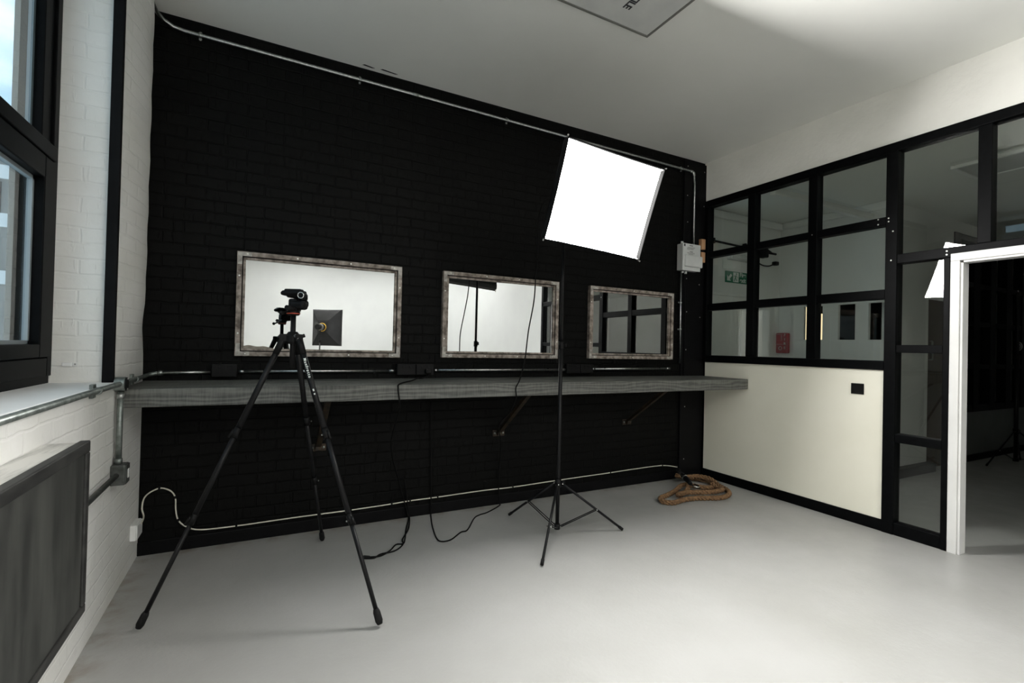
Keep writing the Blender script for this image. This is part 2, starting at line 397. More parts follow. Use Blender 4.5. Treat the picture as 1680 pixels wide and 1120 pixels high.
# ------------------------------------------------------------------ glazed partition
w = sroot('window_2', (RX+.03, 2.8, 1.22))
ax0, ax1 = RX-.018, RX+.075
def bar(name, y0, y1, z0, z1, dx=0.): return MB().box((ax0+dx, y0, z0), (ax1-dx, y1, z1), .004).build(name, 'frame_black', w)
bar('rail', .28, 3.655, 2.885, 2.955)
bar('post', 3.61, 3.655, 1.225, 2.885)
bar('rail', 1.95, 3.61, 1.225, 1.297)
bar('post', 1.872, 1.95, 0, 2.885)
for y0, y1 in ((3.057, 3.137), (2.466, 2.544)): bar('mullion', y0, y1, 1.297, 2.885, .004)
ycol = [(3.137, 3.61), (2.544, 3.057), (1.95, 2.466)]
for y0, y1 in ycol:
    for z0, z1 in ((2.338, 2.402), (1.772, 1.845)): bar('crossbar', y0, y1, z0, z1, .006)
def pane(y0, y1, z0, z1): return MB().box((RX+.022, y0, z0), (RX+.028, y1, z1)).build('pane', 'glass', w)
for y0, y1 in ycol:
    for z0, z1 in ((1.297, 1.772), (1.845, 2.338), (2.402, 2.885)): pane(y0, y1, z0, z1)
# beside and above the doorway
bar('post', 1.555, 1.592, 0, 2.03)
bar('rail', .28, 1.872, 2.03, 2.10)
for z0, z1 in ((1.362, 1.42), (.69, .755), (0, .092)): bar('crossbar', 1.592, 1.872, z0, z1, .006)
for z0, z1 in ((.092, .69), (.755, 1.362), (1.42, 2.03)): pane(1.592, 1.872, z0, z1)
for y0, y1 in ((1.347, 1.418), (.80, .87)): bar('mullion', y0, y1, 2.10, 2.885, .004)
for y0, y1 in ((1.418, 1.872), (.87, 1.347), (.34, .80)): pane(y0, y1, 2.10, 2.885)
bar('post', .28, .34, 0, 2.885); bar('post', .575, .612, 0, 2.03)
for z0, z1 in ((1.362, 1.42), (.69, .755), (0, .092)): bar('crossbar', .34, .575, z0, z1, .006)
for z0, z1 in ((.092, .69), (.755, 1.362), (1.42, 2.03)): pane(.34, .575, z0, z1)
for y, z in ((1.93, 2.36), (1.93, 2.385), (2.0, 2.39), (2.0, 2.35), (1.90, 2.28), (1.575, 2.075), (1.575, 2.05), (1.91, 2.06), (2.505, 2.37)):
    MB().lathe((ax0, y, z), (-1, 0, 0), [(.006, -.001), (.006, .001), (.003, .002)], 10).build('screw', 'screw', w)
# white door casing
d = sroot('door_1', (RX+.03, 1.08, 0))
dx0, dx1 = RX-.022, RX+.105
b = MB().box((dx0, 1.502, 0), (dx1, 1.553, 2.0), .003).box((dx0, .614, 0), (dx1, .665, 2.0), .003).box((dx0, .614, 2.0), (dx1, 1.553, 2.052), .003)
b.box((dx0+.012, 1.487, 0), (dx1-.03, 1.502, 1.985), .002).box((dx0+.012, .665, 0), (dx1-.03, .68, 1.985), .002).box((dx0+.012, .68, 1.985), (dx1-.03, 1.487, 2.0), .002)
b.build('casing', 'casing', d)
# blank black plate on the cream panel
t = thing('wall_plate', (RX, 2.133, 1.068), 'square black blank plate on the cream panel under the glazing', 'wall plate')
MB().box((RX-.010, 2.087, 1.026), (RX, 2.179, 1.111), .003).build('plate', 'bk_plastic', t)
for y in (2.103, 2.163): MB().cyl((RX-.0112, y, 1.068), (RX-.009, y, 1.068), .003, seg=8).build('screw', 'bk_metal', t)

# ------------------------------------------------------------------ mirrors on the black wall
def mirror(x0, x1, z0, z1, label, stain=False):
    t = thing('wall_mirror', ((x0+x1)/2, D, z0), label, 'mirror', 'wood framed mirrors on the black wall')
    fw, y0 = .042, D-.045
    # outer flat boards with mitred corners
    def ring(a, bb, ya, yb):
        (p0, q0, p1, q1), (u0, v0, u1, v1) = a, bb
        out = [(p0, q0), (p1, q0), (p1, q1), (p0, q1)]; inn = [(u0, v0), (u1, v0), (u1, v1), (u0, v1)]
        m = MB()
        for i in range(4):
            j = (i+1) % 4
            m.prism([(out[i][0], ya, out[i][1]), (out[j][0], ya, out[j][1]), (inn[j][0], ya, inn[j][1]), (inn[i][0], ya, inn[i][1])], (0, yb-ya, 0))
        return m
    ring((x0, z0, x1, z1), (x0+.029, z0+.029, x1-.029, z1-.029), D-.040, D).build('frame', 'mirror_wood', t)
    ring((x0+.036, z0+.036, x1-.036, z1-.036), (x0+.05, z0+.05, x1-.05, z1-.05), D-.024, D).build('inner_bead', 'mirror_wood', t)
    MB().box((x0+.05, D-.012, z0+.05), (x1-.05, D, z1-.05)).build('mirror_glass', 'mirror', t)
    ring((x0+.029, z0+.029, x1-.029, z1-.029), (x0+.036, z0+.036, x1-.036, z1-.036), D-.010, D).build('dark_gap', 'rubber', t)
    n = 3 if x1-x0 > 1.07 else 2
    pts = []
    for k in range(n+1):
        u = x0+.06+(x1-x0-.12)*k/n + random.uniform(-.03, .03)*(0 < k < n)
        pts += [(u, z0+.015), (u, z1-.015)]
    for k in range(2):
        pts += [(x0+.015, z0+.15+k*.38), (x1-.015, z0+.15+k*.38)]
    for u, v in pts:
        MB().lathe((u, D-.040, v), (0, -1, 0), [(.006, -.001), (.006, .001), (.003, .002)], 8).build('screw', 'screw', t)
    for u in (x0, x1):
        for v in (z0, z1):
            su = 1 if u == x0 else -1; sv = 1 if v == z0 else -1
            m = MB(); m.box((u+su*.004, D-.0415, v+sv*.004), (u+su*.030, D-.040, v+sv*.085)); m.box((u+su*.030, D-.0415, v+sv*.004), (u+su*.085, D-.040, v+sv*.030))
            m.build('corner_plate', 'mirror_plate', t)
    if stain:
        pl = [(x0+.05, z0+.05)]
        for k in range(14):
            f = k/13
            pl.append((x0+.05+f*.19, z0+.05+(.016+.004*math.sin(k*.9)+.003*math.sin(k*.45))*(1-f**5)))
        pl.append((x0+.245, z0+.05))
        MB().prism([(a, D-.0125, c) for a, c in pl], (0, .0004, 0)).build('worn_edge', 'stain', t)
    return t
M['mirror_plate'] = noisy('pale_corner_plate', (.22, .205, .18), (.52, .49, .45), 30, .5, .3, .001)
M['stain'] = noisy('mirror_stain', (.22, .19, .15), (.36, .32, .27), 24, .6)
mirror(-.158, .935, 1.235, 1.926, 'wide wood framed mirror behind the camera tripod, reflecting a white wall', True)
mirror(1.268, 2.358, 1.240, 1.929, 'wood framed mirror left of the light stand, reflecting its pole and cord')
mirror(2.704, 3.766, 1.245, 1.926, 'wood framed mirror right of the light stand, reflecting the glazed partition')

# ------------------------------------------------------------------ shelf and brackets
ST, SB, SF = 1.075, .978, 3.092
t = tag(MB().box((LX+.001, SF, SB), (RX-.02, D-.002, ST), .006).build('wall_shelf', 'shelf'),
        'long rough sawn dark grey shelf along the black wall', 'shelf')
def bracket(x, zb, label):
    t = thing('shelf_bracket', (x, D, zb), label, 'shelf bracket', 'shelf brackets under the long shelf')
    m = MB(); p0 = V(x, D-.03, zb+.01); p1 = V(x, 3.16, SB-.003)
    dr = (p1-p0).normalized(); L = (p1-p0).length; ang = math.atan2(dr.z, -dr.y)
    mtx = Matrix.Translation(p0) @ Matrix.Rotation(-ang, 4, 'X')
    MB().box((-.019, -L, -.005), (.019, 0, .005), .002, mtx=mtx).box((-.019, -L, -.005), (-.013, 0, .022), .001, mtx=mtx).build('strut', 'rust_bracket', t)
    MB().box((x-.055, D-.012, zb-.022), (x+.055, D, zb+.03), .003).box((x-.02, D-.045, zb-.012), (x+.02, D-.012, zb+.02), .003).build('wall_plate', 'rust_bracket', t)
    for dx in (-.038, .038):
        MB().lathe((x+dx, D-.012, zb+.005), (0, -1, 0), [(.009, 0), (.009, .006), (.004, .008)], 6).build('bolt', 'old_steel', t)
bracket(.372, .585, 'shelf bracket behind the camera tripod legs')
bracket(1.80, .60, 'shelf bracket left of the light stand pole, below the middle mirror')
bracket(3.20, .622, 'shelf bracket right of the light stand pole, nearest the cream panel')

# ------------------------------------------------------------------ conduits, sockets, fuse box
def clipbox(p, ax, r, name, parent, m='steel', nrm=(0, -1, 0)):
    p = Vector(p); ax = Vector(ax).normalized(); nrm = Vector(nrm); side = ax.cross(nrm).normalized()
    b = MB(); b.tube([p-ax*.009, p+ax*.009], r+.004, 14)
    for s in (-1, 1): b.tube([p+side*s*(r+.008)-nrm*(r+.004), p+side*s*(r+.008)-nrm*(r-.002)], .009, 10)
    return b.build(name, m, parent)
t = thing('conduit', (1.8, D-.02, 3.26), 'long galvanised steel conduit along the top of the black wall', 'conduit')
zc = lambda x: 3.284-.041*(x+.5)/4.53
pts = [(-.622, 1.0, 3.315), (-.622, 3.5, 3.315), (-.616, 3.575, 3.313), (-.59, 3.63, 3.305), (-.54, 3.654, 3.29), (-.48, 3.656, zc(-.48)), (4.005, 3.656, zc(4.0)),
       (4.027, 3.655, zc(4.0)-.006), (4.035, 3.652, zc(4.0)-.028), (4.035, 3.640, 3.10), (4.035, 3.640, 2.45)]
MB().tube(pts, .0115, 14).build('tube', 'steel', t)
for x in (-.40, .591, 1.803, 3.86): clipbox((x, 3.656, zc(x)), (1, 0, 0), .0115, 'clip', t)
clipbox((-.622, 3.4, 3.315), (0, 1, 0), .0115, 'clip', t, nrm=(1, 0, 0))
MB().tube([(3.985, 3.656, zc(4)), (4.012, 3.656, zc(4)-.002), (4.03, 3.654, zc(4)-.012), (4.035, 3.650, zc(4)-.045)], .0155, 14).build('elbow', 'steel', t)
MB().tube([(.985, 3.656, zc(1)), (1.03, 3.656, zc(1))], .0135, 14).build('coupling', 'steel', t)
# fuse box
t = thing('fuse_box', (3.94, D-.05, 2.17), 'white consumer unit on the black corner board by the partition', 'fuse box')
fy = D-.105
MB().box((3.815, fy+.012, 2.172), (4.065, D-.022, 2.445), .004).build('enclosure', 'pvc_side', t)
MB().box((3.812, fy, 2.168), (4.068, fy+.012, 2.448), .004).build('front_cover', 'pvc', t)
MB().box((3.835, fy-.022, 2.208), (4.078, fy, 2.325), .006).build('flap', 'pvc', t)
MB().box((3.826, fy-.001, 2.415), (3.846, fy, 2.440)).build('label_sticker', 'ink', t)
b = MB()
for xa, xb, z, h in ((3.905, 3.955, 2.425, .007), (3.88, 3.985, 2.408, .003), (3.87, 3.97, 2.398, .003), (3.87, 3.96, 2.388, .003), (3.91, 3.955, 2.362, .006), (3.875, 3.98, 2.348, .004), (3.89, 3.96, 2.336, .003)):
    b.box((xa, fy-.0008, z), (xb, fy, z+h))
b.build('printing', 'ink', t)
for x, z0, z1 in ((3.845, 2.448, 2.472), (3.86, 2.148, 2.168), (3.905, 2.140, 2.168)): MB().cyl((x, fy+.045, z0), (x, fy+.045, z1), .013, seg=12).build('gland', 'pvc', t)
t = thing('conduit', (3.86, D-.02, 1.21), 'short upright bright conduit dropping from the fuse box to the shelf', 'conduit')
MB().tube([(3.865, D-.036, 2.172), (3.872, D-.034, 1.205)], .0095, 14).build('tube', 'steel', t)
for z in (1.56, 1.84): clipbox((3.869, D-.034, z), (0, 0, 1), .0095, 'clip', t)
t = tag(MB().tube(spline([(3.905, D-.06, 2.145), (3.91, D-.028, 2.05), (3.935, D-.028, 1.95), (3.94, D-.028, 1.6), (3.945, D-.028, 1.2), (3.945, D-.03, 1.08)]), .005, 8).build('cable', 'cable_black'),
        'thin black cable running down from the fuse box on the corner board', 'cable')
# conduit pieces along the shelf
def seg(x0, x1, z0, z1, label):
    t = thing('conduit', ((x0+x1)/2, D-.02, z0), label, 'conduit', 'bright conduit lengths above the shelf')
    MB().tube([(x0, D-.018, z0), (x1, D-.018, z1)], .0105, 14).build('tube', 'steel', t)
    MB().tube([(x1-.05, D-.018, z1), (x1-.004, D-.018, z1)], .0125, 14).build('coupling', 'steel', t)
    for q in (.15, .85): MB().box((x0+(x1-x0)*q-.010, D-.027, z0-.014), (x0+(x1-x0)*q+.010, D, z0+.014), .002).build('saddle', 'bk_metal', t)
    MB().tube([(x0+.004, D-.018, z0), (x0+.035, D-.018, z0)], .0125, 14).build('coupling', 'steel', t)
seg(-.134, .909, 1.131, 1.133, 'bright conduit length above the shelf under the wide mirror behind the tripod')
seg(1.209, 2.452, 1.137, 1.140, 'bright conduit length above the shelf passing behind the light stand pole')
seg(2.754, 3.752, 1.146, 1.150, 'bright conduit length above the shelf under the mirror nearest the partition')
def sockets(x0, x1, n, z, label):
    t = thing('socket_outlet', ((x0+x1)/2, D, z), label, 'socket', 'black sockets above the shelf')
    MB().box((x0, D-.042, z-.042), (x1, D, z+.042), .003).build('back_box', 'bk_plastic', t)
    wd = (x1-x0)/n
    for k in range(n):
        a = x0+k*wd
        f = MB().box((a+.002, D-.052, z-.043), (a+wd-.002, D-.042, z+.043), .004).build('face_plate', 'bk_plastic', t)
        for q in (.32, .68):
            MB().box((a+wd*q-.008, D-.056, z+.012), (a+wd*q+.008, D-.052, z+.030), .002).build('switch', 'bk_metal', f)
            for dx, dz, ww, hh in ((0, -.006, .004, .008), (-.011, -.024, .007, .004), (.011, -.024, .007, .004)):
                MB().box((a+wd*q+dx-ww/2, D-.0525, z+dz-hh/2), (a+wd*q+dx+ww/2, D-.052, z+dz+hh/2)).build('pin_hole', 'rubber', f)
sockets(-.285, -.138, 1, 1.140, 'black socket on the black wall at the left end of the shelf')
sockets(.913, 1.205, 2, 1.145, 'black double socket with a black cord, between the left and middle mirrors')
sockets(2.457, 2.750, 2, 1.150, 'black double socket right of the light stand pole, between two mirrors')
# left wall conduit run
t = thing('conduit', (LX+.02, 2.4, 1.105), 'long dull conduit along the white brick wall below the window sill', 'conduit')
cx = LX+.024
MB().tube([(cx, .2, 1.103), (cx, 3.60, 1.108), (cx+.006, 3.635, 1.112), (cx+.03, 3.656, 1.118), (cx+.07, 3.66, 1.124)], .0125, 14).build('tube', 'old_steel', t)
MB().tube([(cx+.06, 3.66, 1.123), (-.289, 3.66, 1.127)], .0105, 14).build('bright_end', 'steel', t)
MB().tube([(cx+.055, 3.66, 1.123), (cx+.08, 3.66, 1.124)], .016, 14).build('coupling', 'steel', t)
for y in (2.66, 3.36):
    MB().box((LX, y-.022, 1.075), (LX+.014, y+.022, 1.135), .002).build('saddle', 'old_steel', t); clipbox((cx, y, 1.105), (0, 1, 0), .0125, 'clip', t, 'old_steel', (1, 0, 0))
jb = MB().lathe((LX+.002, 3.045, 1.105), (1, 0, 0), [(.036, 0), (.036, .040), (.033, .043)], 24).build('junction_box', 'old_steel', t)
MB().lathe((LX+.045, 3.045, 1.105), (1, 0, 0), [(.034, 0), (.034, .004), (.030, .006)], 24).build('lid', 'bk_metal', jb)
for dz in (-.025, .025): MB().cyl((LX+.050, 3.045, 1.105+dz), (LX+.053, 3.045, 1.105+dz), .004, seg=8).build('screw', 'screw', jb)
t = thing('conduit', (LX+.02, 3.045, .70), 'short upright conduit on the white brick wall with a box at its foot', 'conduit')
MB().tube([(cx, 3.045, 1.066), (cx, 3.045, .705)], .0130, 14).build('tube', 'old_steel', t)
for z in (1.045, .72): MB().tube([(cx, 3.045, z-.012), (cx, 3.045, z+.012)], .0165, 14).build('coupling', 'steel' if z > 1 else 'old_steel', t)
b = MB().box((LX, 3.005, .605), (LX+.06, 3.085, .705), .005)
b = b.build('switch_box', 'iron', t)
MB().box((LX+.06, 3.008, .608), (LX+.064, 3.082, .702), .002).build('face_plate', 'iron', b)
MB().box((LX+.064, 3.03, .635), (LX+.069, 3.06, .68), .003).build('switch', 'pvc', b)
MB().tube([(cx, 3.004, .655), (cx, 2.0, .648)], .0125, 14).build('tube', 'iron', t)
t = thing('cable_box', (LX, 3.5, .16), 'small white cable box low on the white brick wall by the corner', 'cable box')
MB().box((LX, 3.46, .165), (LX+.030, 3.60, .255), .004).build('body', 'gloss_white', t)
MB().box((LX+.030, 3.463, .168), (LX+.036, 3.597, .252), .004).build('lid', 'gloss_white', t)
# white cable
y = D-.019
t = thing('cable', (1.6, y, .1), 'white cable clipped along the foot of the black wall', 'cable')
wp = [(-.606, 3.55, .24), (-.612, 3.64, .25), (-.625, y, .30), (-.608, y, .37), (-.541, y, .408), (-.484, y, .386), (-.458, y, .341), (-.453, y, .263), (-.438, y, .196), (-.392, y, .147), (-.316, y, .118), (-.118, y, .112), (.236, y, .117), (.607, y, .118), (.905, y, .124), (1.046, y, .130), (1.268, y, .131), (1.638, y, .137), (1.941, y, .134), (2.342, y, .142), (2.998, y, .152), (3.302, y, .158), (3.668, y, .158), (3.88, y, .122)]
wp = [(a, bb-.003, c) for a, bb, c in wp]
MB().tube(spline(wp, 6), .0045, 8).build('sheath', 'cable_white', t)
for i in (4, 6, 8, 11, 13, 14, 15, 16, 18, 20, 22):
    a, bb, c = wp[i]; MB().box((a-.006, D-.030, c-.007), (a+.006, D-.002, c+.010), .002).build('clip', 'bk_plastic', t)

# ------------------------------------------------------------------ radiator cover, ceiling hatch
t = thing('radiator_cover', (LX, 1.3, .37), 'dusty black fronted radiator cover with a pale scuffed top on the white brick wall', 'radiator cover')
px, ya, yb, za, zb = LX+.12, .25, 2.19, .375, .975
MB().box((LX, ya, za), (px-.03, yb, zb-.006), .003).build('case', 'cover_top', t)
b = MB().box((px-.03, ya, zb-.04), (px, yb, zb), .004).box((px-.03, ya, za), (px, yb, za+.030), .004).box((px-.03, ya, za+.030), (px, ya+.035, zb-.04), .004).box((px-.03, yb-.035, za+.030), (px, yb, zb-.04), .004)
b.build('frame', M['cover_frame'] if 'cover_frame' in M else 'iron', t)
MB().box((px-.026, ya+.035, za+.030), (px-.008, yb-.035, zb-.04)).build('front_board', 'cover_board', t)
t = thing('ceiling_hatch', (1.5, 1.8, HC), 'pale square hatch with grey edges and black lettering on the ceiling', 'hatch')
hx0, hx1, hy0, hy1 = .96, 2.16, 1.16, 2.36
MB().box((hx0+.016, hy0+.016, HC-.018), (hx1-.016, hy1-.016, HC), .001).build('panel', 'hatch', t)
b = MB()
for a in ((hx0, hy0, hx1, hy0+.016), (hx0, hy1-.016, hx1, hy1), (hx0, hy0+.016, hx0+.016, hy1-.016), (hx1-.016, hy0+.016, hx1, hy1-.016)): b.box((a[0], a[1], HC-.022), (a[2], a[3], HC), .002)
b.build('edge_trim', 'hatch_edge', t)
letters('lettering', 'TILE', .068, (1.86, 2.222, HC-.0185), (0, 1, 0), (1, 0, 0), 'ink', t, 'RIGHT', .0005, .9, .002)

# ------------------------------------------------------------------ camera tripod
tx, ty = .147, 2.836
t = thing('camera_tripod', (tx, ty, 0), 'black camera tripod without a camera standing before the left mirror', 'tripod')
f_ = V(.462, .887, 0); r_ = V(.887, -.462, 0); w_ = -f_
feet = [V(-.468, 2.729, 0), V(.530, 2.297, 0), V(.394, 3.441, 0)]
for i, f in enumerate(feet):
    dirh = (f-V(tx, ty, 0)).normalized()
    top = V(tx, ty, 1.352)+dirh*.048; foot = f+V(0, 0, .012); ax = (foot-top); L = ax.length; ax.normalize()
    at = lambda s: top+ax*L*s
    m = MB(); m.tube([at(0), at(.36)], .0150, 14); m.tube([at(.34), at(.66)], .0128, 14); m.tube([at(.64), at(.965)], .0106, 14)
    leg = m.build('leg', 'bk_metal', t)
    for s, rr in ((.36, .0172), (.66, .0150)):
        side = ax.cross(dirh).normalized()
        m = MB(); m.tube([at(s)-ax*.030, at(s)+ax*.022], rr, 14); m.tube([at(s)-ax*.022+dirh*rr, at(s)+ax*.020+dirh*(rr+.006)], .007, 8)
        m.tube([at(s)+side*(rr-.004), at(s)+side*(rr+.009)], .006, 8)
        cl = m.build('leg_clamp', 'bk_plastic', leg)
        MB().tube([at(s)+side*(rr+.008), at(s)+side*(rr+.0105)], .0042, 8).build('bolt', 'grey_lock', leg)
    MB().tube([at(1)-ax*.075, at(1)-ax*.06, at(1)-ax*.02, at(1)-ax*.004], [.012, .0165, .0175, .012], 14).build('rubber_foot', 'rubber', leg)
    m = MB(); m.tube([at(-.012), at(.06)], [.020, .0165], 14); m.box((-.019, -.019, -.020), (.019, .019, .022), .006, mtx=Matrix.Translation(top+V(0, 0, .004)))
    m.build('leg_hinge', 'bk_plastic', leg)
    if i == 1:
        # white lettering along the leg, towards the camera
        vdir = (V(0, 0, 1.34)-at(.13)).normalized(); vdir = (vdir-ax*vdir.dot(ax)).normalized()
        letters('lettering', 'Manfrotto', .020, at(.115)+vdir*.0152, ax, vdir.cross(ax), 'sign_white', leg, 'CENTER', .0004, 1.35, .0004)
        MB().tube([at(.195)+vdir*.0135, at(.203)+vdir*.0135], .004, 8).tube([at(.211)+vdir*.0135, at(.216)+vdir*.0135], .004, 8).build('marking', 'sign_white', leg)
m = MB(); m.lathe((tx, ty, 1.325), (0, 0, 1), [(.034, 0), (.040, .012), (.040, .042), (.030, .056), (.022, .066)], 20)
m.build('spider', 'bk_plastic', t)
MB().tube([V(tx, ty, 1.372)+r_*.024+w_*.03, V(tx, ty, 1.352)+r_*.046+w_*.035], .0085, 10).build('lock_lever', 'grey_lock', t)
MB().tube([V(tx, ty, 1.364)+r_*.040, V(tx, ty, 1.372)+r_*.062], .010, 10).build('knob', 'bk_plastic', t)
MB().tube([V(tx, ty, 1.20), V(tx, ty, 1.482)], .0138, 18).build('centre_column', 'bk_metal', t)
# three way pan head
h0 = V(tx, ty, 0)
def hp(u, w, z): return h0+r_*u+w_*w+V(0, 0, z)
RM = Matrix(((r_.x, w_.x, 0, 0), (r_.y, w_.y, 0, 0), (0, 0, 1, 0), (0, 0, 0, 1)))
def hbox(m, a, b, bev): return m.box(a, b, bev, 3, Matrix.Translation(h0) @ RM)
m = MB(); m.lathe(hp(0, 0, 1.478), (0, 0, 1), [(.024, 0), (.031, .004), (.031, .010), (.033, .0105), (.033, .022), (.026, .030)], 24)
hbox(m, (-.020, -.030, 1.500), (.030, .030, 1.520), .008); m.build('head_base', 'bk_plastic', t)
MB().torus(hp(0, 0, 1.4885), (0, 0, 1), .0318, .0028, 28, 8).build('red_ring', 'red', t)
m = MB(); hbox(m, (-.018, -.032, 1.510), (.068, .036, 1.556), .016); hbox(m, (-.020, -.026, 1.515), (.030, .028, 1.568), .012)
hbox(m, (.040, -.030, 1.522), (.072, .034, 1.562), .014); m.build('pan_body', 'bk_plastic', t)
m = MB(); hbox(m, (-.060, -.028, 1.583), (.052, .030, 1.612), .013); hbox(m, (-.045, -.022, 1.602), (.046, .024, 1.620), .008)
hbox(m, (-.066, -.020, 1.585), (-.030, .022, 1.608), .010); m.tube([hp(-.03, .0, 1.598), hp(.058, .0, 1.586)], .024, 16)
hbox(m, (.030, -.020, 1.556), (.070, .022, 1.598), .012); m.build('tilt_platform', 'bk_plastic', t)
kb = MB().lathe(hp(.056, .022, 1.5835), tuple(w_), [(.021, 0), (.021, .020), (.017, .024)], 22).build('tilt_knob', 'bk_plastic', t)
MB().torus(hp(.056, .046, 1.5835), tuple(w_), .0155, .0028, 24, 8).build('chrome_ring', 'chrome', kb)
m = MB(); m.tube([hp(-.012, .028, 1.500), hp(-.02, .085, 1.487)], .006, 10); m.ball(tuple(hp(-.021, .092, 1.486)), .0125); m.build('pan_knob', 'bk_plastic', t)
m = MB(); m.tube([hp(.014, .03, 1.512), hp(.012, .075, 1.512), hp(.010, .10, 1.514)], [.012, .011, .013], 12); m.build('handle', 'rubber', t)

# ------------------------------------------------------------------ light stands and softboxes
def light_stand(cx, cy, ang, R, top, label, hub=.37, pole_r=.0140):
    t = thing('light_stand', (cx, cy, 0), label, 'light stand')
    m = MB(); m.tube([(cx, cy, .055), (cx, cy, 1.36)], pole_r, 16)
    pole = m.build('pole', 'bk_metal', t)
    MB().tube([(cx, cy, 1.34), (cx, cy, top-.03)], pole_r-.0025, 16).build('upper_pole', 'bk_metal', t)
    MB().tube([(cx, cy, top-.03), (cx, cy, top)], .008, 12).build('spigot', 'chrome', t)
    k = MB(); k.tube([(cx, cy, 1.33), (cx, cy, 1.385)], pole_r+.006, 14); k.build('collar', 'bk_plastic', t)
    MB().tube([(cx, cy, 1.36), (cx+.030, cy-.012, 1.36)], .006, 8).tube([(cx+.030, cy-.012, 1.345), (cx+.030, cy-.012, 1.376)], .009, 10).build('knob', 'bk_plastic', t)
    k = MB(); k.tube([(cx, cy, hub-.025), (cx, cy, hub+.035)], pole_r+.008, 14); k.tube([(cx, cy, .048), (cx, cy, .085)], pole_r+.007, 14); k.build('collar', 'bk_plastic', t)
    MB().tube([(cx+.012, cy-.02, hub+.012), (cx+.038, cy-.03, hub+.012)], .008, 10).build('knob', 'bk_plastic', t)
    for a in ang:
        d = V(math.cos(a), math.sin(a), 0); o = V(cx, cy, 0)
        p0 = o+d*.030+V(0, 0, hub); p1 = o+d*R+V(0, 0, .012)
        sd = d.cross(V(0, 0, 1))
        leg = MB().tube([p0, p1], .0088, 12).build('leg', 'bk_metal', t)
        ax = (p1-p0).normalized()
        MB().tube([p1-ax*.035, p1], .0112, 12).build('rubber_foot', 'rubber', leg)
        q = p0+(p1-p0)*.56; q2 = o+d*.026+V(0, 0, .066)
        br = MB()
        for s in (-1, 1): br.tube([q+sd*s*.0098, q2+sd*s*.0098], .0038, 8)
        br.build('brace', 'bk_metal', t)
        MB().tube([q-sd*.016, q+sd*.016], .0042, 8).tube([p0-sd*.014, p0+sd*.014], .0042, 8).build('rivet', 'chrome', leg)
    return t
lx, ly = 1.900, 2.890
angs = [math.atan2(3.383-ly, 1.769-lx), math.atan2(2.772-ly, 2.374-lx), math.atan2(2.509-ly, 1.542-lx)]
light_stand(lx, ly, angs, .508, 2.30, 'black light stand on the grey floor holding the glowing softbox')
